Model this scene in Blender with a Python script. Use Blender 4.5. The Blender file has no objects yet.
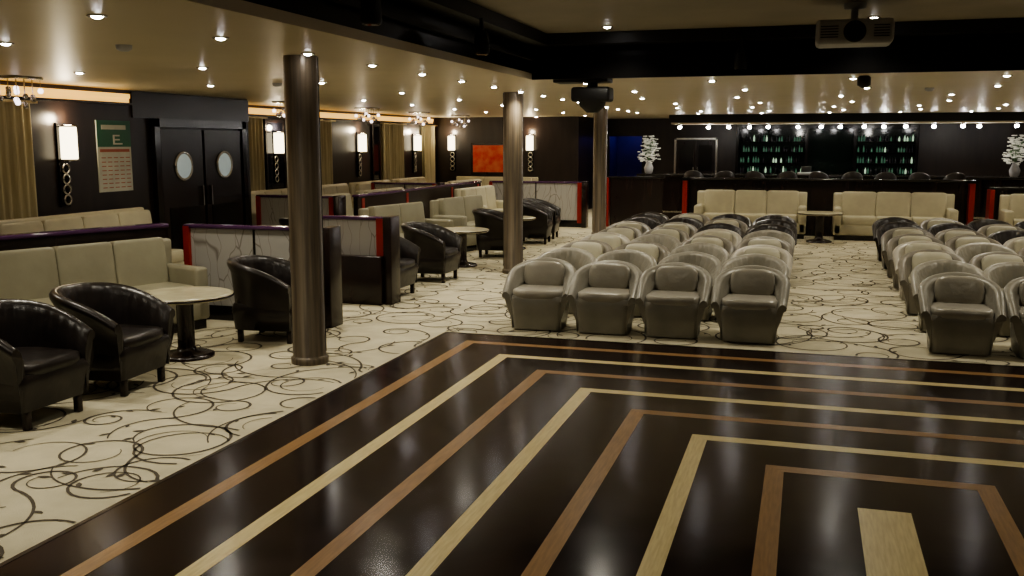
import bpy, math, random
from mathutils import Matrix, Vector
random.seed(7)
D=bpy.data; C=bpy.context
col=C.scene.collection

# ------------------------------------------------------------ materials
def nt(m): 
    m.use_nodes=True
    return m.node_tree.nodes, m.node_tree.links
def mat(name,c,rough=.5,metal=0,c2=None,scale=8,stretch=(1,1,1),bump=0,bscale=None,emit=None,es=0,coat=0,rvar=0,sheen=0,trans=0,detail=4,spec=.5):
    m=D.materials.new(name); N,L=nt(m); b=N['Principled BSDF']
    b.inputs['Base Color'].default_value=(*c,1)
    b.inputs['Roughness'].default_value=rough
    b.inputs['Metallic'].default_value=metal
    b.inputs['Specular IOR Level'].default_value=spec
    b.inputs['Coat Weight'].default_value=coat
    b.inputs['Coat Roughness'].default_value=.1
    b.inputs['Sheen Weight'].default_value=sheen
    b.inputs['Transmission Weight'].default_value=trans
    if emit:
        b.inputs['Emission Color'].default_value=(*emit,1); b.inputs['Emission Strength'].default_value=es
    tc=N.new('ShaderNodeTexCoord'); mp=N.new('ShaderNodeMapping')
    mp.inputs['Scale'].default_value=stretch
    L.new(tc.outputs['Object'],mp.inputs['Vector'])
    n=N.new('ShaderNodeTexNoise'); n.inputs['Scale'].default_value=scale; n.inputs['Detail'].default_value=detail
    L.new(mp.outputs[0],n.inputs['Vector'])
    if c2 is None: c2=tuple(x*.8 for x in c)
    r=N.new('ShaderNodeValToRGB'); r.color_ramp.elements[0].position=.35; r.color_ramp.elements[1].position=.65
    r.color_ramp.elements[0].color=(*c2,1); r.color_ramp.elements[1].color=(*c,1)
    L.new(n.outputs['Fac'],r.inputs[0]); L.new(r.outputs[0],b.inputs['Base Color'])
    if rvar:
        mr=N.new('ShaderNodeMapRange'); mr.inputs['To Min'].default_value=max(0,rough-rvar); mr.inputs['To Max'].default_value=rough+rvar
        L.new(n.outputs['Fac'],mr.inputs['Value']); L.new(mr.outputs[0],b.inputs['Roughness'])
    if bump:
        n2=N.new('ShaderNodeTexNoise'); n2.inputs['Scale'].default_value=bscale or scale*3; n2.inputs['Detail'].default_value=3
        L.new(mp.outputs[0],n2.inputs['Vector'])
        bp=N.new('ShaderNodeBump'); bp.inputs['Strength'].default_value=bump; bp.inputs['Distance'].default_value=.02
        L.new(n2.outputs['Fac'],bp.inputs['Height']); L.new(bp.outputs[0],b.inputs['Normal'])
    return m

M_carpet=mat('carpet_cream',(.58,.53,.38),.95,c2=(.49,.445,.315),scale=3,bump=.3,bscale=150)
M_scroll=mat('carpet_scroll_brown',(.10,.082,.06),.95,scale=20)
M_floor=mat('dark_parquet',(.020,.010,.009),.17,c2=(.011,.006,.006),scale=4,stretch=(1,1,1),bump=.04,bscale=2.5,rvar=.05,spec=.24)
M_crx=mat('inlay_maple_x',(.70,.59,.31),.3,c2=(.58,.47,.23),scale=6,stretch=(1,12,1))
M_cry=mat('inlay_maple_y',(.70,.59,.31),.3,c2=(.58,.47,.23),scale=6,stretch=(12,1,1))
M_brx=mat('inlay_cherry_x',(.34,.195,.08),.3,c2=(.24,.135,.055),scale=6,stretch=(1,12,1))
M_bry=mat('inlay_cherry_y',(.34,.195,.08),.3,c2=(.24,.135,.055),scale=6,stretch=(12,1,1))
M_ceil=mat('ceiling_beige_gloss',(.68,.59,.43),.38,c2=(.64,.555,.40),scale=1.2)
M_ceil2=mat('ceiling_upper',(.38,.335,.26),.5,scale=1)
M_black=mat('black_gloss_panel',(.010,.008,.008),.16,scale=4)
M_fascia=mat('black_fascia',(.007,.006,.006),.3,scale=4,spec=.2)
M_blackm=mat('black_matte',(.012,.011,.011),.5,scale=4)
M_dkwood=mat('dark_wood',(.022,.012,.010),.25,c2=(.012,.007,.006),scale=4,stretch=(3,3,.4))
M_wall=mat('wall_dark_panel',(.024,.015,.012),.32,c2=(.015,.009,.008),scale=3,stretch=(2,2,.4))
M_red=mat('red_lacquer',(.33,.022,.015),.3,scale=4)
M_col=mat('bronze_column',(.18,.145,.10),.34,metal=.3,c2=(.09,.07,.05),scale=9,stretch=(3,3,.12),bump=.1)
M_taupe=mat('taupe_satin',(.27,.25,.20),.34,c2=(.21,.195,.155),scale=3,sheen=.2,bump=.35,bscale=9,metal=.1)
M_tseat=mat('taupe_satin_seat',(.40,.37,.30),.32,c2=(.32,.295,.24),scale=3,sheen=.2,bump=.35,bscale=9,metal=.1)
M_cream=mat('champagne_satin',(.47,.44,.33),.38,c2=(.39,.365,.275),scale=4,bump=.15,bscale=9)
M_dtaupe=mat('taupe_shell',(.19,.17,.135),.36,c2=(.14,.125,.10),scale=3,bump=.25,bscale=9)
M_bench=mat('cream_leather',(.54,.50,.36),.42,c2=(.47,.43,.31),scale=4,bump=.12,bscale=9)
M_sofa=mat('sofa_leather',(.31,.29,.205),.40,c2=(.26,.24,.17),scale=3,bump=.12,bscale=9)
M_brown=mat('dark_brown_leather',(.020,.015,.013),.30,c2=(.012,.009,.008),scale=6,bump=.15,bscale=12)
M_top=mat('table_top_cream',(.54,.50,.34),.22,c2=(.44,.40,.27),scale=7)
M_chrome=mat('chrome',(.6,.58,.55),.2,metal=1,scale=3)
M_brass=mat('brass_trim',(.55,.42,.22),.3,metal=.8,scale=3)
M_curt=mat('curtain_beige',(.58,.52,.34),.8,c2=(.46,.40,.26),scale=6,stretch=(1,6,.3))
M_disc=mat('lamp_disc',(1,1,1),.4,emit=(1,.96,.94),es=60)
M_shade=mat('sconce_shade_glow',(.9,.85,.7),.5,emit=(1,.86,.58),es=4)
M_drop=mat('glass_drop_glow',(.9,.85,.9),.1,emit=(1,.86,.9),es=2.5)
M_cove=mat('cove_glow',(.9,.6,.2),.6,emit=(1,.58,.14),es=1.0)
M_white=mat('white_plastic',(.5,.5,.52),.35,scale=3)
M_glass=mat('lens_glass',(.02,.02,.03),.05,scale=3)
M_mirror=mat('bar_mirror_green',(.010,.018,.014),.1,scale=3)
M_port=mat('porthole_glass',(.45,.50,.49),.15,scale=2,emit=(.65,.75,.72),es=.22)
M_green=mat('sign_green',(.03,.14,.08),.4,scale=3)
M_paper=mat('sign_paper',(.60,.61,.54),.5,scale=3)
M_signred=mat('sign_red',(.45,.14,.10),.5,scale=3)
M_blue=mat('blue_lit_wall',(.05,.05,.22),.5,scale=2)
M_petal=mat('white_petal',(.85,.84,.76),.6,scale=5,emit=(1,1,.9),es=.12)
M_leaf=mat('green_leaf',(.10,.18,.07),.6,scale=5)
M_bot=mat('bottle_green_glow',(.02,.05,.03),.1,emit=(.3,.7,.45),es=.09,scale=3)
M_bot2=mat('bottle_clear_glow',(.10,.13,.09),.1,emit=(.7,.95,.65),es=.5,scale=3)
M_purp_refl=mat('rail_painted_purple_reflection',(.085,.035,.10),.12,scale=3)  # purple light reflected on the rail tops, painted into the base colour
M_etch=mat('etched_panel',(.30,.28,.26),.25,scale=2)
def etch():
    N,L=nt(M_etch); b=N['Principled BSDF']
    tc=N.new('ShaderNodeTexCoord'); n0=N.new('ShaderNodeTexNoise'); n0.inputs['Scale'].default_value=1.3
    mx=N.new('ShaderNodeMixRGB'); mx.blend_type='ADD'; mx.inputs[0].default_value=.5
    L.new(tc.outputs['Object'],n0.inputs['Vector']); L.new(tc.outputs['Object'],mx.inputs[1]); L.new(n0.outputs['Color'],mx.inputs[2])
    mp=N.new('ShaderNodeMapping'); mp.inputs['Rotation'].default_value=(0,.35,0); mp.inputs['Scale'].default_value=(4.2,4.2,.42)
    w=N.new('ShaderNodeTexVoronoi'); w.feature='DISTANCE_TO_EDGE'; w.inputs['Scale'].default_value=1.7
    L.new(mx.outputs[0],mp.inputs[0]); L.new(mp.outputs[0],w.inputs['Vector'])
    r=N.new('ShaderNodeValToRGB'); r.color_ramp.elements[0].position=.0; r.color_ramp.elements[1].position=.025
    r.color_ramp.elements[0].color=(.20,.18,.155,1); r.color_ramp.elements[1].color=(.40,.385,.36,1)
    L.new(w.outputs['Distance'],r.inputs[0]); L.new(r.outputs[0],b.inputs['Base Color'])
etch()
M_pic=mat('red_painting',(.45,.02,.02),.5,c2=(.50,.15,.07),scale=5,emit=(.6,.06,.04),es=.08,detail=8)

# ------------------------------------------------------------ mesh builder
class MB:
    def __init__(s): s.v=[];s.f=[];s.m=[];s.s=[];s.mats=[];s.M=Matrix()
    def mi(s,m):
        if m not in s.mats: s.mats.append(m)
        return s.mats.index(m)
    def add(s,vs,fs,m,smooth=False):
        o=len(s.v); s.v+= [tuple(s.M@Vector(v)) for v in vs]; k=s.mi(m)
        for f in fs: s.f.append([i+o for i in f]); s.m.append(k); s.s.append(smooth)
    def box(s,x0,x1,y0,y1,z0,z1,m,b=0):
        if b>0:
            b=min(b,(x1-x0)/2.01,(y1-y0)/2.01,(z1-z0)/2.01)
            rings=[]
            for (z,i) in ((z0,b),(z0+b*.3,b*.3),(z0+b,0),(z1-b,0),(z1-b*.3,b*.3),(z1,b)):
                ring=[]
                for cx,cy,a0 in ((x1-b,y1-b,0),(x0+b,y1-b,90),(x0+b,y0+b,180),(x1-b,y0+b,270)):
                    for a in (0,30,60,90):
                        r=b-i; ring.append((cx+r*math.cos(math.radians(a0+a)),cy+r*math.sin(math.radians(a0+a)),z))
                rings.append(ring)
            s.loft(rings,m,cap=True,smooth=True); return
        v=[(x0,y0,z0),(x1,y0,z0),(x1,y1,z0),(x0,y1,z0),(x0,y0,z1),(x1,y0,z1),(x1,y1,z1),(x0,y1,z1)]
        s.add(v,[(0,3,2,1),(4,5,6,7),(0,1,5,4),(1,2,6,5),(2,3,7,6),(3,0,4,7)],m)
    def loft(s,rings,m,cap=True,smooth=True,closed=True):
        n=len(rings[0]); vs=[p for r in rings for p in r]; fs=[]
        for i in range(len(rings)-1):
            for j in range(n if closed else n-1):
                k=(j+1)%n; fs.append((i*n+j,i*n+k,(i+1)*n+k,(i+1)*n+j))
        s.add(vs,fs,m,smooth)
        if cap:
            s.add(rings[0],[tuple(range(n))[::-1]],m); s.add(rings[-1],[tuple(range(n))],m)
    def lathe(s,prof,cx,cy,m,n=24,smooth=True,z=0):
        rings=[[(cx+r*math.cos(2*math.pi*j/n),cy+r*math.sin(2*math.pi*j/n),zz+z) for j in range(n)] for r,zz in prof]
        s.loft(rings,m,True,smooth)
    def sq(s,cx,cy,cz,sx,sy,sz,m,e=.3,nu=20,nv=10,tilt=0):
        def p(c,e): return math.copysign(abs(c)**e,c)
        T=Matrix.Translation((cx,cy,cz))@Matrix.Rotation(tilt,4,'X'); rings=[]
        for i in range(1,nv):
            a=-math.pi/2+math.pi*i/nv; ring=[]
            for j in range(nu):
                b=2*math.pi*(j+.5)/nu
                ring.append(tuple(T@Vector((sx*p(math.cos(a),e)*p(math.cos(b),e),sy*p(math.cos(a),e)*p(math.sin(b),e),sz*p(math.sin(a),e)))))
            rings.append(ring)
        s.loft(rings,m,True,True)
    def torus(s,c,R,r,m,axis='X',n=20,k=8):
        rings=[]
        for i in range(n+1):
            a=2*math.pi*i/n; ring=[]
            for j in range(k):
                b=2*math.pi*j/k; q=R+r*math.cos(b); w=r*math.sin(b)
                if axis=='X': ring.append((c[0]+w,c[1]+q*math.cos(a),c[2]+q*math.sin(a)))
                elif axis=='Y': ring.append((c[0]+q*math.cos(a),c[1]+w,c[2]+q*math.sin(a)))
                else: ring.append((c[0]+q*math.cos(a),c[1]+q*math.sin(a),c[2]+w))
            rings.append(ring)
        s.loft(rings,m,False,True)
    def disc(s,c,r,m,axis='X',t=.01,n=24):
        r2=[]
        for w in (-t/2,t/2):
            ring=[]
            for i in range(n):
                a=2*math.pi*i/n; p,q=r*math.cos(a),r*math.sin(a)
                ring.append({'X':(c[0]+w,c[1]+p,c[2]+q),'Y':(c[0]+p,c[1]+w,c[2]+q),'Z':(c[0]+p,c[1]+q,c[2]+w)}[axis])
            r2.append(ring)
        s.loft(r2,m,True,False)
    def mesh(s,name):
        me=D.meshes.new(name); me.from_pydata(s.v,[],s.f)
        for m in s.mats: me.materials.append(m)
        me.polygons.foreach_set('material_index',s.m); me.polygons.foreach_set('use_smooth',s.s)
        me.update(); return me
    def obj(s,name,loc=(0,0,0),rot=0,parent=None):
        return place(s.mesh(name),name,loc,rot,parent)
def place(me,name,loc=(0,0,0),rot=0,parent=None):
    o=D.objects.new(name,me); o.location=loc; o.rotation_euler=(0,0,rot); col.objects.link(o)
    if parent: o.parent=parent
    return o
R90=math.pi/2

# ------------------------------------------------------------ camera
H=1.9
cam=D.cameras.new('camera'); co=D.objects.new('camera',cam); col.objects.link(co)
cam.sensor_width=36; cam.lens=36*964/1024; cam.clip_end=200
co.location=(0,0,H); co.rotation_euler=(math.radians(90-8.55),0,math.radians(16.9))
C.scene.camera=co

# ------------------------------------------------------------ room shell
ZC=2.62; ZU=3.07
XL=-10.2; XN=-9.0; XR=10.0; Y0=-3.0; YB=29.0; YE=26.0
b=MB(); b.box(XL-.2,XR+.2,Y0-.2,YB+3,-.1,0,M_carpet); floor=b.obj('floor')
# carpet scrolls
sc=MB()
def inside_df(x,y): return (-3.46<x<4.38 and y<9.02)
def ribbon(pts,w0,w1):
    vs=[];fs=[];n=len(pts)
    for i,(x,y) in enumerate(pts):
        a=pts[max(0,i-1)]; c=pts[min(n-1,i+1)]
        dx,dy=c[0]-a[0],c[1]-a[1]; l=math.hypot(dx,dy) or 1
        t=i/(n-1); w=(w0+(w1-w0)*t)*(.3+.7*math.sin(math.pi*min(1,t*1.0+.05)))/2
        vs+=[(x-dy/l*w,y+dx/l*w,.003),(x+dy/l*w,y-dx/l*w,.003)]
    for i in range(n-1):
        if inside_df(*pts[i]) or inside_df(*pts[i+1]): continue
        fs.append((2*i,2*i+1,2*i+3,2*i+2))
    sc.add(vs,fs,M_scroll)
def leaf(x,y,a,l):
    if inside_df(x,y): return
    pr=[(0,0),(.3,.2),(.6,.22),(1,0),(.6,-.16),(.3,-.14)]
    sc.add([(x+l*(p*math.cos(a)-q*math.sin(a)),y+l*(p*math.sin(a)+q*math.cos(a)),.004) for p,q in pr],[tuple(range(6))],M_scroll)
def scroll(x,y,R):
    if inside_df(x-.2,y) and inside_df(x+.2,y+.3): return
    a0=random.uniform(0,6.28); sg=random.choice((-1,1)); turns=random.uniform(.9,1.5); n=32; pts=[]
    for i in range(n):
        t=i/(n-1); a=a0+sg*turns*6.283*t; r=R*(1-.5*t)
        pts.append((x+r*math.cos(a),y+r*math.sin(a)))
    dx=pts[0][0]-pts[1][0]; dy=pts[0][1]-pts[1][1]; h=math.atan2(dy,dx); px,py=pts[0]; tail=[]
    L=random.uniform(.4,1.2); bend=random.choice((-1,1))
    for i in range(14):
        h+= bend*.12*random.uniform(.6,1.4); px+=math.cos(h)*L/14; py+=math.sin(h)*L/14; tail.append((px,py))
        if i in(5,10) : leaf(px,py,h+random.choice((-.8,.8)),random.uniform(.06,.10))
    ribbon(tail[::-1]+pts,.024,.018)
    if random.random()<.4: leaf(*pts[20],a0+3,random.uniform(.06,.10))
def fill(xa,xb,ya,yb,st):
    y=ya
    while y<yb:
        x=xa
        while x<xb:
            scroll(x+random.uniform(-.25,.25),y+random.uniform(-.25,.25),random.choice((.14,.2,.28,.38))*random.uniform(.85,1.15)); x+=st
        y+=st
fill(-8.9,-3.3,1.5,20,.54); fill(-3.2,7,9.3,20.5,.54); fill(-3.2,6,20.5,24,.8)
sc.obj('carpet_scrolls',parent=floor)

# dance floor
XD0,XD1,YD0,YD1=-3.4,4.32,.3,8.95
b=MB(); b.box(XD0,XD1,YD0,YD1,0,.010,M_floor)
b.box(XD0-.03,XD0,YD0,YD1+.03,0,.012,M_dkwood); b.box(XD1,XD1+.03,YD0,YD1+.03,0,.012,M_dkwood); b.box(XD0,XD1,YD1,YD1+.03,0,.012,M_dkwood)
df=b.obj('dance_floor')
b=MB(); z=.0112
for k in range(7):
    d=.32+.487*k; w=.105
    mx,my=(M_brx,M_bry) if k%2==0 else (M_crx,M_cry)
    xa,xb_,yb=XD0+d,XD1-d,YD1-d
    b.add([(xa,YD0,z),(xa+w,YD0,z),(xa+w,yb-w,z),(xa,yb,z)],[(0,1,2,3)],my)
    b.add([(xb_-w,YD0,z),(xb_,YD0,z),(xb_,yb,z),(xb_-w,yb-w,z)],[(0,1,2,3)],my)
    b.add([(xa,yb,z),(xa+w,yb-w,z),(xb_-w,yb-w,z),(xb_,yb,z)],[(0,3,2,1)] if 0 else [(0,1,2,3)],mx)
d=.32+.487*7
b.add([(XD0+d,YD0,z),(XD1-d,YD0,z),(XD1-d,YD1-d-.08,z),(XD0+d,YD1-d-.08,z)],[(0,1,2,3)],M_cry)
b.obj('wood_inlay',parent=df)

# ceiling
OX0,OX1,OY=-3.0,3.9,10.6
b=MB()
b.box(XL,OX0,Y0,YB,ZC,ZC+.05,M_ceil)
b.box(OX1,XR,Y0,YB,ZC,ZC+.05,M_ceil)
b.box(OX0,OX1,OY,YB,ZC,ZC+.05,M_ceil)
b.box(OX0-.1,OX1+.1,Y0,OY+.1,ZU,ZU+.05,M_ceil2)
b.obj('ceiling')
b=MB()
b.box(OX0-.1,OX0,Y0,OY+.1,ZC+.05,ZU,M_fascia); b.box(OX1,OX1+.1,Y0,OY+.1,ZC+.05,ZU,M_fascia); b.box(OX0,OX1,OY,OY+.1,ZC+.05,ZU,M_fascia)
b.box(OX0-.02,OX0+.015,Y0,OY,ZC-.02,ZC+.05,M_ceil)
b.box(OX0-.02,OX1,OY-.015,OY+.02,ZC-.02,ZC+.06,M_fascia)
b.box(OX0,OX0+.25,Y0,OY,ZU-.12,ZU-.001,M_blackm); b.box(OX0+.25,OX1,OY-.25,OY,ZU-.12,ZU-.001,M_blackm)
b.box(OX0+.02,OX0+.07,Y0,OY-.1,ZC+.18,ZC+.22,M_blackm)
b.obj('trim_fascia')
def valance(x,ya,yb):
    b=MB(); b.box(x+.005,x+.10,ya,yb,2.44,2.50,M_cove); b.box(x+.005,x+.16,ya,yb,2.41,2.44,M_dkwood); b.box(x+.005,x+.12,ya,yb,2.50,2.56,M_cove); b.obj('trim_cove_light')
valance(XN,3.0,11.3); valance(XL,15.2,25.6)

# walls
b=MB(); b.box(XN-.15,XN,Y0,14.4,0,ZC+.2,M_wall); b.box(XL,XN-.15,14.25,14.4,0,ZC+.2,M_wall); b.box(XL-.15,XL,14.25,YE,0,ZC+.2,M_wall); b.obj('wall_left')
b=MB(); b.box(XL-.15,-6.0,YE,YE+.15,0,ZC+.2,M_wall); b.box(-6.15,-6.0,YE+.15,YB,0,ZC+.2,M_wall)
b.box(-6.15,-5.75,YB,YB+.15,0,ZC,M_wall); b.box(-5.75,-4.75,YB,YB+.15,2.1,ZC,M_wall); b.box(-4.75,XR,YB,YB+.15,0,ZC,M_wall)
b.box(-5.9,-4.6,YB+1.6,YB+1.7,0,2.4,M_blue); b.box(-5.9,-5.8,YB+.15,YB+1.6,0,2.4,M_blue); b.box(-4.7,-4.6,YB+.15,YB+1.6,0,2.4,M_blue);b.box(-5.9,-4.6,YB+.15,YB+1.7,2.4,2.5,M_blackm)
b.obj('wall_back')
b=MB(); b.box(XR,XR+.15,Y0,YB,0,ZC+.2,M_wall); b.obj('wall_right')
b=MB(); b.box(XN,XR,Y0-.15,Y0,0,ZU+.1,M_wall); b.obj('wall_front')
b=MB(); b.box(XN,XN+.03,Y0,11.4,0,.12,M_black); b.obj('baseboard_left')

def door(name,yc,hs):
    b=MB(); w=.50; x=XN+.004
    b.box(x,x+.05,yc-w,yc+w,.0,2.1,M_dkwood)
    b.box(x+.05,x+.06,yc-.36,yc+.36,.15,.95,M_black)
    b.torus((x+.06,yc,1.56),.20,.022,M_chrome,'X',28); b.disc((x+.058,yc,1.56),.19,M_port,'X',.015,28)
    b.box(x+.05,x+.10,yc+hs*.42-.012,yc+hs*.42+.012,.95,1.25,M_chrome)
    b.obj(name)
door('door_1',12.5,1); door('door_2',13.56,-1)
b=MB()
for y in (11.9,14.15): b.box(XN,XN+.08,y-.06,y+.06,0,2.25,M_black)
b.box(XN,XN+.08,11.84,14.21,2.13,2.25,M_black); b.box(XN,XN+.03,11.45,14.38,2.25,2.6,M_dkwood); b.obj('trim_door')
for i,x in enumerate((-3.7,-3.14)):
    b=MB(); b.box(x,x+.54,YB-.055,YB-.005,0,1.98,M_dkwood); b.box(x+.08,x+.46,YB-.065,YB-.055,1.1,1.85,M_black); b.box(x+(.47 if i==0 else .04),x+(.5 if i==0 else .07),YB-.09,YB-.055,.95,1.2,M_chrome); b.obj('door_%d'%(3+i))
b=MB(); b.box(-3.78,-3.72,YB-.07,YB,0,2.05,M_chrome); b.box(-2.58,-2.52,YB-.07,YB,0,2.05,M_chrome); b.box(-3.78,-2.52,YB-.07,YB,2.0,2.05,M_chrome); b.obj('trim_back_door')

def curtain(x,ya,yb,z0=.05,z1=2.38):
    n=int((yb-ya)/.02); ra=[];rb=[]
    for i in range(n+1):
        y=ya+(yb-ya)*i/n; dx=.035*math.sin(y*2*math.pi/.13)+.012*math.sin(y*17)
        ra.append((x+.07+dx,y,z0)); rb.append((x+.07+dx*.7,y,z1))
    b=MB(); b.loft([ra,rb],M_curt,False,True,closed=False)
    b.box(x+.005,x+.02,ya,yb,z0,z1,M_curt)
    b.box(x+.02,x+.14,ya-.05,yb+.05,z1-.01,z1+.02,M_brass)
    b.obj('curtain')
curtain(XN,7.6,9.55); curtain(XN,4.2,6.2)
curtain(XL,15.9,16.75); curtain(XL,17.7,19.6); curtain(XL,22.3,23.6); curtain(XL,25.0,25.8)
for i,(x,ya,yb) in enumerate(((XN,6.25,7.55),(XL,16.85,17.6),(XL,21.75,22.2))):
    b=MB(); b.box(x,x+.03,ya,yb,.95,2.3,M_glass); b.box(x,x+.05,ya,yb,.88,.95,M_dkwood); b.box(x,x+.05,ya,yb,2.3,2.36,M_dkwood); b.box(x,x+.05,ya,ya+.06,.95,2.3,M_dkwood);b.box(x,x+.05,yb-.06,yb,.95,2.3,M_dkwood); b.obj('window_%d'%(i+1))

def sconce_mesh():
    b=MB()
    b.box(0.002,.03,-.08,.08,1.10,2.15,M_black)
    b.lathe([(.095,1.70),(.1,1.72),(.1,2.08),(.095,2.10)],.13,0,M_shade,20)
    b.torus((.13,0,1.69),.1,.012,M_chrome,'Z'); b.torus((.13,0,2.11),.1,.012,M_chrome,'Z')
    b.box(.02,.13,-.015,.015,1.66,1.69,M_chrome)
    for i in range(4): b.torus((.06,0,1.58-.13*i),.058,.014,M_chrome,'X',18)
    return b.mesh('wall_sconce')
SM=sconce_mesh()
sc_pos=[(XN,10.08,0),(XL,21.0,0),(XL,24.4,0),(-9.65,YE,-R90),(-7.35,YE,-R90),(XL,17.2,0)]
for x,y,r in sc_pos:
    o=place(SM,'wall_sconce',(x,y,0),r)
    l=D.lights.new('sconce_lamp','POINT'); l.energy=14; l.color=(1,.84,.58); l.shadow_soft_size=.06
    lo=D.objects.new('sconce_lamp',l); col.objects.link(lo); lo.parent=o; lo.location=(.13,0,2.20)

b=MB(); x=XN+.004; b.box(x,x+.02,10.72,11.38,1.25,2.2,M_paper); b.box(x+.02,x+.025,10.72,11.38,1.85,2.2,M_green)
b.box(x+.025,x+.03,10.80,11.28,2.08,2.14,M_paper)
for zz in (1.99,1.935,1.88): b.box(x+.025,x+.03,11.05,11.15 if zz!=1.88 else 11.2,zz,zz+.02,M_paper)
b.box(x+.025,x+.03,11.02,11.05,1.88,2.01,M_paper)
b.box(x+.02,x+.025,10.76,11.34,1.78,1.82,M_signred)
for i in range(8):
    for j in range(5): b.box(x+.02,x+.024,10.78+.12*j,10.86+.12*j,1.30+.057*i,1.312+.057*i,M_signred)
b.obj('evacuation_sign')

def pend():
    b=MB(); b.box(-.2,.2,-.2,.2,-.03,0,M_chrome,.02); random.seed(3)
    for i in range(4):
        for j in range(4):
            x,y=-.17+.113*i,-.17+.113*j; l=random.uniform(.12,.32)
            b.box(x-.002,x+.002,y-.002,y+.002,-l,-.03,M_chrome); b.sq(x,y,-l,.032,.032,.032,M_drop if (i+j)%3==0 else M_chrome,1,8,6)
    return b.mesh('crystal_pendant')
PM=pend()
for x,y in ((-8.25,6.4),(-8.35,8.75),(-8.7,15.2),(-8.7,18.4),(-8.7,21.2),(-8.7,24.0)): place(PM,'crystal_pendant',(x,y,ZC))

b=MB(); b.box(-9.1,-8.0,YE-.035,YE-.005,1.03,1.9,M_dkwood); b.box(-9.04,-8.06,YE-.04,YE-.035,1.09,1.84,M_pic); b.obj('red_painting')

# ------------------------------------------------------------ columns
for y in (7.4,13.55,19.75):
    b=MB(); r=.142
    b.lathe([(r+.02,0),(r+.02,.05),(r+.008,.06),(r,.07),(r,ZC)],0,0,M_col,40)
    for k in range(2):
        a=k*math.pi+.3; b.box(r*math.cos(a)-.004,r*math.cos(a)+.004,r*math.sin(a)-.004,r*math.sin(a)+.004,.1,ZC-.01,M_dkwood)
    b.obj('column',(-4.1,y,0))

# ------------------------------------------------------------ tub chair
def tub(name,shell,cush,w=.65,d=.62,hb=.69,hf=.40,legs=False,ribs=0,pillow=True,pw=1.8):
    b=MB(); R=w/2; z0=.13 if legs else .015; sh=.40 if legs else .375
    N=64 if ribs else 44; ys=-d/2; yc=d/2-R
    straight=yc-ys; arc=math.pi*R; tot=2*straight+arc; P=[]
    for i in range(N+1):
        s=tot*i/N
        if s<straight: p=(-R,ys+s); n=(-1,0)
        elif s<straight+arc:
            a=math.pi-(s-straight)/R; p=(R*math.cos(a),yc+R*math.sin(a)); n=(math.cos(a),math.sin(a))
        else: p=(R,yc-(s-straight-arc)); n=(1,0)
        P.append((p,n,abs(2*s/tot-1)))
    tb=.78 if not legs else .86
    rings=[]
    for i,(p,n,t) in enumerate(P):
        h=hb-(hb-hf)*(t**pw); th=.085-.025*t
        flare=.030-.02*t**3
        rb=.010*abs(math.sin(i/N*math.pi*ribs)) if ribs else 0
        def q(off,z,tp=1.0): return (p[0]*tp+n[0]*off,p[1]*(1-(1-tp)*.6)+n[1]*off,z)
        hm=z0+(h-z0)*.55
        ring=[q(0,z0,tb),q(-.004,z0+.12,tb+.04),q(.0,hm,tb+.11+.02*t),q(flare*.5,z0+(h-z0)*.82,.985),q(flare+.012,h-.06),q(flare+.016,h-.03),q(flare-.002,h-.006),q(flare-.03,h),
              q(flare-th+.02+rb,h-.006),q(flare-th-.004+rb,h-.035),q(flare-th-.014+rb,h-.08),q(-th-.01+rb,min(h-.09,h*.5+.2),.98),q(-th-.01,.30,.95)]
        rings.append(ring)
    b.loft(rings,shell,True,True)
    def rr(x,ya,yb,z,r=.06):
        ring=[]
        for cx,cy,a0 in ((x-r,yb-r*3,0),(-x+r,yb-r*3,90),(-x+r,ya+r,180),(x-r,ya+r,270)):
            for a in (0,22,45,68,90):
                ry=r*3 if a0<180 else r
                ring.append((cx+r*math.cos(math.radians(a0+a)),cy+ry*math.sin(math.radians(a0+a)),z))
        return ring
    b.loft([rr(R*tb-.004,ys+.03,d/2-.09,z0),rr(R*(tb+.05)-.004,ys+.012,d/2-.08,z0+.14),rr(R*(tb+.12)-.012,ys-.010,d/2-.08,sh-.07),rr(R*(tb+.12)-.035,ys+.01,d/2-.09,sh-.015)],shell)
    b.sq(0,-.045,sh,R-.06,d/2-.04,.055,cush,.38,28,10)
    if pillow: b.sq(0,d/2-.185,sh+.155,R*.66,.065,.145,cush,.55,24,12,tilt=-.25)
    if legs:
        for sx in (-1,1):
            for sy in (-1,1):
                cx,cy=sx*R*.66,(ys+.06 if sy<0 else d/2-.14)
                b.M=Matrix.Translation((cx,cy,0)); b.box(-.024,.024,-.024,.024,0,.15,M_dkwood,.008); b.M=Matrix()
    return b.mesh(name)
T_taupe=tub('armchair',M_taupe,M_tseat)
T_cream=tub('armchair',M_dtaupe,M_cream)
T_cream2=tub('armchair',M_tseat,M_cream)
T_dark=tub('armchair',M_brown,M_brown,pillow=False,ribs=20)
T_tc=tub('armchair',M_taupe,M_cream,ribs=22,pillow=False)
T_lea=tub('leather_tub_chair',M_brown,M_brown,w=.72,d=.70,hb=.80,hf=.58,legs=True,ribs=22,pillow=False,pw=2.6)
random.seed(11)
NR=8
for g,xs in enumerate(((-2.59,-1.90,-1.20,-.48),(1.42,2.12,2.82,3.52))):
    for r in range(NR):
        for k,x in enumerate(xs):
            y=9.60+1.03*r
            if r==0: me=T_taupe
            elif r==1: me=T_tc
            elif r>=6: me=T_dark if (k+r)%4 else T_cream
            elif r==5: me=T_dark if k>1 else T_cream
            else: me=(T_cream,T_cream2,T_cream,T_tc)[(r*3+k*2+k//2)%4]
            place(me,'armchair',(x+random.uniform(-.02,.02),y+random.uniform(-.03,.03),0),random.uniform(-.06,.06))

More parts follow.
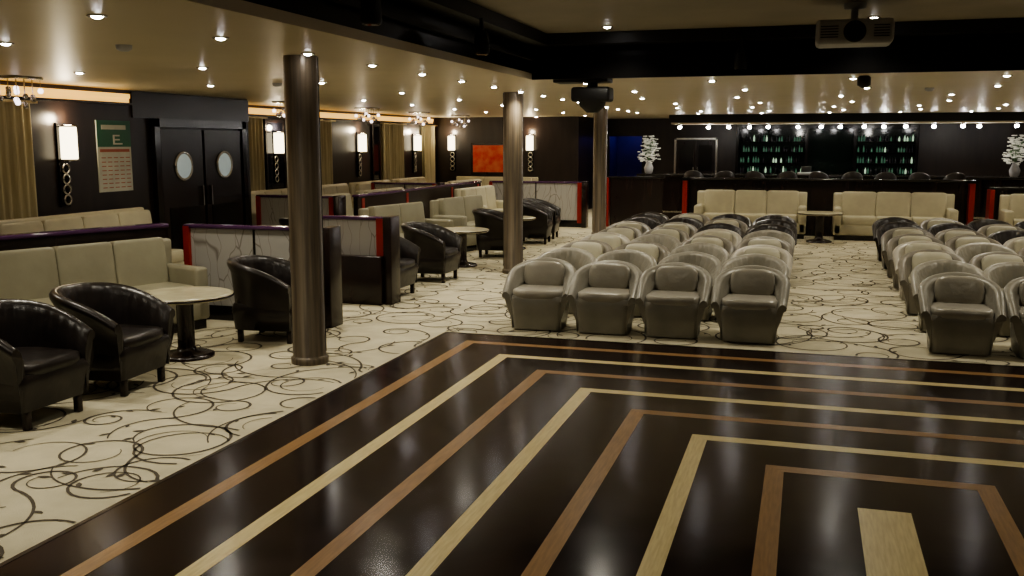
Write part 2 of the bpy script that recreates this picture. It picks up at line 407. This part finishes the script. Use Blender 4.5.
for x,y,a in ((-5.18,6.17,.05),(-5.2,5.26,.0),(-4.98,8.24,.12),(-5.0,12.5,0),(-5.05,11.05,.0),(-5.0,15.5,.1),(-5.0,17.8,.1),(-5.1,18.8,.1),(-6.75,11.5,.4),(-7.2,13.0,1.3),(-6.2,23.0,.6)):
    place(T_lea,'leather_tub_chair',(x,y,0),R90+a)

def table():
    b=MB()
    b.lathe([(.40,.535),(.425,.545),(.425,.57),(.40,.578)],0,0,M_top,40)
    b.torus((0,0,.557),.424,.010,M_dkwood,'Z',40)
    b.lathe([(.24,0),(.24,.025),(.20,.04),(.09,.06),(.075,.10),(.075,.48),(.12,.52),(.2,.536)],0,0,M_dkwood,28)
    return b.mesh('round_cocktail_table')
TM=table()
for x,y in ((-5.27,7.28),(-5.85,11.8),(-5.1,14.1),(-5.05,16.65),(.28,19.55),(-5.6,20.2)): place(TM,'round_cocktail_table',(x,y,0))

def sofa(L,hb=.93,arms=(1,1),m=M_sofa,depth=.72):
    b=MB(); x0,x1=-L/2,L/2
    b.box(x0+.03,x1-.03,-depth/2+.06,depth/2-.05,0,.10,M_black)
    b.box(x0,x1,-depth/2+.02,depth/2,.10,.32,m,.03)
    b.box(x0,x1,depth/2-.10,depth/2,.3,hb-.03,m,.03)
    a0=x0+(.16 if arms[0] else 0); a1=x1-(.16 if arms[1] else 0); n=max(1,round((a1-a0)/.62)); w=(a1-a0)/n
    for i in range(n):
        cx=a0+w*(i+.5)
        b.sq(cx,-.07,.385,w/2-.001,depth/2-.08,.085,m,.16,28,12)
        b.sq(cx,depth/2-.15,.68,w/2-.001,.085,(hb-.43)/2,m,.16,28,12,tilt=-.12)
    for s,x in ((arms[0],x0+.08),(arms[1],x1-.08)):
        if s: b.box(x-.08,x+.08,-depth/2+.02,depth/2-.02,.10,.64,m,.035)
    return b
def alongY(L,xback,yc,da=0,**k):
    d=.36; sofa(L,**k).obj('banquette_sofa',(xback+math.cos(da)*d,yc+math.sin(da)*d,0),R90+da)
da=-math.radians(19)
alongY(3.7,-7.12,7.0,da,arms=(0,1))
alongY(1.7,-6.45,14.4,-.2); alongY(1.7,-6.2,16.75,-.2)
alongY(4.6,XN+.2,8.95,0,hb=1.06,arms=(0,0),m=M_bench)
for yc in (16.4,18.7,21.0,23.3): alongY(2.1,XL+.25,yc,0,hb=1.04,arms=(1,1),m=M_bench)
for yc in (15.7,18.2,20.95,23.3): alongY(1.8,-8.4,yc,-.1,hb=1.0,arms=(1,1),m=M_bench)
alongY(2.0,-6.85,19.6,-.05,hb=1.0,m=M_bench)
sofa(2.4,hb=1.0,m=M_bench).obj('banquette_sofa',(-8.3,YE-.45,0),0)
sofa(2.22,hb=.94,m=M_bench).obj('banquette_sofa',(-1.08,20.38,0),0)
sofa(2.26,hb=.94,m=M_bench).obj('banquette_sofa',(1.67,20.38,0),0)
sofa(2.2,hb=.94,m=M_bench).obj('banquette_sofa',(4.7,20.38,0),0)

# ------------------------------------------------------------ partitions
def partition(xa,xb,y,h=1.045,slab=False,name='etched_partition'):
    b=MB()
    b.box(xa,xb-.1,y-.04,y+.04,0,.16,M_black)
    b.box(xa,xb-.1,y-.03,y+.03,.16,h-.05,M_etch)
    n=max(1,round((xb-xa)/.95))
    for i in range(n+1):
        x=xa+(xb-.1-xa)*i/n; b.box(x-.012,x+.012,y-.04,y+.04,.1,h-.04,M_black)
    b.box(xa,xb-.1,y-.06,y+.06,h-.05,h-.01,M_purp_refl,.01)
    b.box(xb-.12,xb-.015,y-.13,y+.13,0,h,M_dkwood,.008); b.box(xb-.23,xb-.12,y-.075,y+.075,.1,h-.03,M_red)
    b.box(xa,xa+.07,y-.07,y+.07,.1,h-.03,M_red)
    if slab: b.box(xb-.95,xb-.12,y-.20,y-.08,0,.58,M_dkwood,.01)
    b.obj(name)
partition(-6.42,-4.62,8.97); partition(-5.9,-4.62,10.5,slab=True)
partition(-7.05,-4.72,21.45); partition(-8.9,-7.3,14.45); partition(-9.3,-7.6,19.85)
b=MB(); Lr=3.9
b.box(-Lr/2,Lr/2,-.05,.05,0,1.0,M_dkwood); b.box(-Lr/2,Lr/2,-.08,.08,1.0,1.045,M_purp_refl,.015)
b.obj('sofa_back_rail',(-7.27,7.05,0),R90+da)
b=MB(); b.box(-.04,.04,-3.3,3.1,0,1.0,M_dkwood); b.box(-.07,.07,-3.3,3.1,1.0,1.045,M_purp_refl,.015)
for k in (-3.1,-1.2,1.2,2.9): b.box(.04,.05,k-.05,k+.05,.05,.98,M_red)
b.obj('lounge_rail',(-7.2,18.0,0),0)

b=MB(); b.box(-2.4,3.05,20.82,20.94,0,1.13,M_dkwood); b.box(-2.45,3.1,20.76,21.0,1.13,1.18,M_black,.015)
for x in (-2.5,3.05): b.box(x,x+.1,20.62,21.0,0,1.12,M_red); b.box(x-.02,x+.12,20.6,21.02,1.12,1.18,M_black)
b.obj('bench_back_partition')
b=MB(); b.box(3.5,7.5,20.82,20.94,0,1.0,M_dkwood); b.box(3.45,7.5,20.76,21.0,1.0,1.05,M_black,.015); b.box(3.42,3.5,20.62,21.0,0,1.0,M_red); b.obj('bench_back_partition')
b=MB(); b.box(-4.3,-3.1,21.9,22.02,0,1.10,M_dkwood); b.box(-4.35,-3.05,21.85,22.07,1.10,1.15,M_black,.01); b.box(-4.42,-4.32,21.8,22.1,0,1.12,M_red); b.obj('bench_back_partition')

def stool():
    b=MB(); b.lathe([(.22,0),(.22,.02),(.05,.05),(.035,.1),(.035,.72),(.1,.76)],0,0,M_chrome,16)
    b.torus((0,0,.3),.16,.012,M_chrome,'Z'); b.sq(0,0,.80,.21,.21,.06,M_brown,.6,18,8)
    rings=[]
    for i in range(13):
        a=math.pi*(i/12); c,s_=math.cos(a),math.sin(a); h=1.12+.14*math.sin(a)
        rings.append([(.21*c,.21*s_,.80),(.235*c,.235*s_,h-.02),(.22*c,.22*s_,h),(.20*c,.20*s_,h-.02),(.18*c,.18*s_,.80)])
    b.loft(rings,M_brown,True,True); return b.mesh('bar_stool')
SS=stool()
for i in range(9): place(SS,'bar_stool',(-2.6+.72*i,23.6,0),math.pi+random.uniform(-.3,.3))
b=MB(); b.box(-4.0,4.9,24.4,24.75,0,1.08,M_dkwood); b.box(-4.1,5.0,24.25,25.0,1.08,1.14,M_black,.015)
for i in range(10): b.box(-3.95+.98*i-.03,-3.95+.98*i+.03,24.37,24.4,.08,1.04,M_black)
b.box(-4.0,4.9,24.30,24.34,.18,.22,M_chrome)
b.obj('bar_counter')
b=MB(); b.box(-3.4,6.2,25.3,26.1,2.38,ZC-.002,M_ceil); b.box(-3.45,6.25,25.25,25.3,2.42,ZC-.002,M_blackm); b.obj('bar_canopy')
def bulb():
    b=MB(); b.lathe([(.05,0),(.05,-.02),(.03,-.03),(.03,-.05)],0,0,M_chrome,12); b.sq(0,0,-.08,.05,.05,.04,M_disc,1,10,8); return b.mesh('bar_lamp')
BL=bulb()
random.seed(21)
for i in range(17):
    o=place(BL,'bar_lamp',(-3.1+.55*i+random.uniform(-.15,.15),25.5+.25*(i%2),2.38))
    if i%4==1:
        l=D.lights.new('lamp','POINT'); l.energy=10; l.color=(1,.95,.85); l.shadow_soft_size=.05
        lo=D.objects.new('lamp',l); col.objects.link(lo); lo.parent=o; lo.location=(0,0,-.18)
b=MB(); x0,x1=-1.94,2.85; y=YB-.01
b.box(x0-.08,x1+.08,y-.4,y,0,1.0,M_dkwood); b.box(x0-.08,x1+.08,y-.42,y,1.0,1.05,M_black)
b.box(x0,x1,y-.03,y-.01,1.05,2.3,M_mirror)
for xx in (x0,x0+1.9,x1-1.6,x1): b.box(xx-.04,xx+.04,y-.38,y,1.05,2.3,M_black)
b.box(x0-.04,x1+.04,y-.38,y,2.3,2.42,M_black)
for zz in (1.35,1.65,1.95): b.box(x0,x0+1.9,y-.26,y-.03,zz-.015,zz,M_black); b.box(x1-1.6,x1,y-.26,y-.03,zz-.015,zz,M_black)
random.seed(5)
for zz in (1.06,1.35,1.65,1.95):
    for (a,c) in ((x0+.1,x0+1.8),(x1-1.5,x1-.1)):
        x=a
        while x<c:
            if random.random()<.8:
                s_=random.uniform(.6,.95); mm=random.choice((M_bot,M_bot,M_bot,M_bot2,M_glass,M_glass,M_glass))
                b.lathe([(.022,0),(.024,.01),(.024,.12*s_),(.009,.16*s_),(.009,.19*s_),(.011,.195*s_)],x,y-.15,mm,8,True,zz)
            x+=.07
b.obj('liquor_bottle_display')
b=MB(); b.box(-.22,.18,24.5,24.75,1.14,1.20,M_white,.01); b.box(-.14,.10,24.66,24.70,1.2,1.34,M_blackm,.01); b.obj('cash_register')

def flowers():
    b=MB(); random.seed(9)
    b.lathe([(.07,0),(.10,.03),(.12,.14),(.07,.26),(.06,.30),(.08,.33)],0,0,M_white,20)
    for i in range(46):
        a=random.uniform(0,6.28); sp=random.uniform(.02,.24); h=random.uniform(.42,.92)
        p0=Vector((0,0,.3)); p1=Vector((sp*math.cos(a),sp*math.sin(a),h)); pts=[p0.lerp(p1,t)+Vector((0,0,.08*math.sin(t*3.14))) for t in (0,.33,.66,1)]
        b.loft([[(q.x+.004*math.cos(k*2.09),q.y+.004*math.sin(k*2.09),q.z) for k in range(3)] for q in pts],M_leaf,False,False)
        for k in range(4):
            q=pts[-1]+Vector((random.uniform(-.06,.06),random.uniform(-.06,.06),random.uniform(-.16,.04)))
            for pt in range(4):
                aa=pt*1.57+random.random(); b.sq(q.x+.022*math.cos(aa),q.y+.022*math.sin(aa),q.z,.022,.022,.015,M_petal,1,6,4)
        if i%3==0: b.sq(pts[2].x,pts[2].y,pts[2].z,.014,.06,.035,M_leaf,1,6,4)
    return b.mesh('white_flower_arrangement')
FM=flowers()
for x in (-3.85,4.55): place(FM,'white_flower_arrangement',(x,24.62,1.14))

# ------------------------------------------------------------ ceiling equipment
b=MB()
b.box(-.31,.31,-.22,.22,-.10,.10,M_white,.035)
b.torus((.0,-.225,-.005),.075,.015,M_blackm,'Y',24); b.disc((0,-.225,-.005),.068,M_glass,'Y',.02)
for k in range(5): b.box(-.27,-.13,-.225,-.218,-.05+.022*k,-.042+.022*k,M_blackm)
for k in range(5): b.box(.15,.27,-.225,-.218,-.05+.022*k,-.042+.022*k,M_blackm)
b.lathe([(.03,.09),(.03,.20),(.09,.205),(.09,.248)],0,0,M_white,16)
b.obj('ceiling_projector',(.33,8.9,ZU-.25))
b=MB()
b.box(-.42,.20,-.16,.16,-.05,0,M_blackm,.01); b.lathe([(.06,-.12),(.06,-.04)],0,0,M_blackm,16)
b.box(-.22,.22,-.14,.14,-.26,-.10,M_blackm,.03); b.lathe([(.06,-.38),(.14,-.31),(.16,-.24)],0,0,M_blackm,20)
b.obj('moving_head_light',(-2.35,10.85,ZC))
def can():
    b=MB(); b.box(-.015,.015,-.015,.015,-.1,0,M_blackm); b.lathe([(.06,-.3),(.07,-.28),(.06,-.14),(.04,-.1)],0,0,M_blackm,16); b.disc((0,0,-.302),.05,M_glass,'Z',.006); return b.mesh('stage_spotlight')
CM=can()
for p in ((-2.7,5.8,ZU-.12),(-2.7,8.0,ZU-.12),(-.7,10.4,ZU-.12),(2.6,10.4,ZU-.12)): place(CM,'stage_spotlight',p)
b=MB(); b.lathe([(.03,-.045),(.055,-.03),(.06,0)],0,0,M_white,16); sm=b.mesh('smoke_detector')
for p in ((-4.9,6.2,ZC),(-6.2,10.6,ZC),(1.5,14.0,ZC)): place(sm,'smoke_detector',p)
b=MB(); b.lathe([(.02,-.13),(.07,-.10),(.07,-.02),(.05,0)],0,0,M_blackm,20); b.obj('dome_camera',(.55,11.3,ZC))

def dl():
    b=MB(); b.torus((0,0,-.004),.05,.008,M_chrome,'Z',20,6); b.sq(0,0,-.004,.034,.034,.018,M_disc,1,14,8); return b.mesh('recessed_downlight')
DM=dl()
def light(x,y,z,e):
    o=place(DM,'recessed_downlight',(x,y,z))
    if e>0:
        l=D.lights.new('lamp','SPOT'); l.energy=e; l.color=(1,.935,.77); l.spot_size=math.radians(145); l.spot_blend=.8; l.shadow_soft_size=.04
        lo=D.objects.new('lamp',l); col.objects.link(lo); lo.parent=o; lo.location=(0,0,-.03)
E=60
for i in range(17): light(-3.9,3.5+1.22*i,ZC,E if i%2==0 else 0)
for i in range(10): light(-5.6,3.4+2.4*i,ZC,E)
for i in range(12): light(-7.2,4.0+2.2*i+(0.1 if i%2 else 0),ZC,E*.8 if i%2 else 0)
for j,y in enumerate((11.6,13.6,15.8,18.0,20.2,22.4,24.2)):
    for i,x in enumerate((-2.6,-1.1,.45,2.0,3.5,5.2,7.2)):
        light(x+(.25 if j%2 else 0),y,ZC,E*.9 if (i+j)%2==0 else 0)
for x in (-2.0,.54,3.1): light(x,9.9,ZU,E*1.2)
for x in (-1.6,2.4):
    for y in (6.0,2.5): light(x,y,ZU,E*.8)
for y in (4,8,12,16): light(6.5,y,ZC,E)
l=D.lights.new('corridor_lamp','POINT'); l.energy=4; l.color=(.26,.22,1); l.shadow_soft_size=.1
lo=D.objects.new('corridor_lamp',l); col.objects.link(lo); lo.location=(-5.25,YB+.9,2.2)

w=D.worlds.new('World'); C.scene.world=w; w.use_nodes=True; w.node_tree.nodes['Background'].inputs[0].default_value=(.01,.01,.012,1)
C.scene.view_settings.view_transform='AgX'
C.scene.view_settings.exposure=.3
try: C.scene.view_settings.look='AgX - Medium High Contrast'
except Exception as e: print(e)
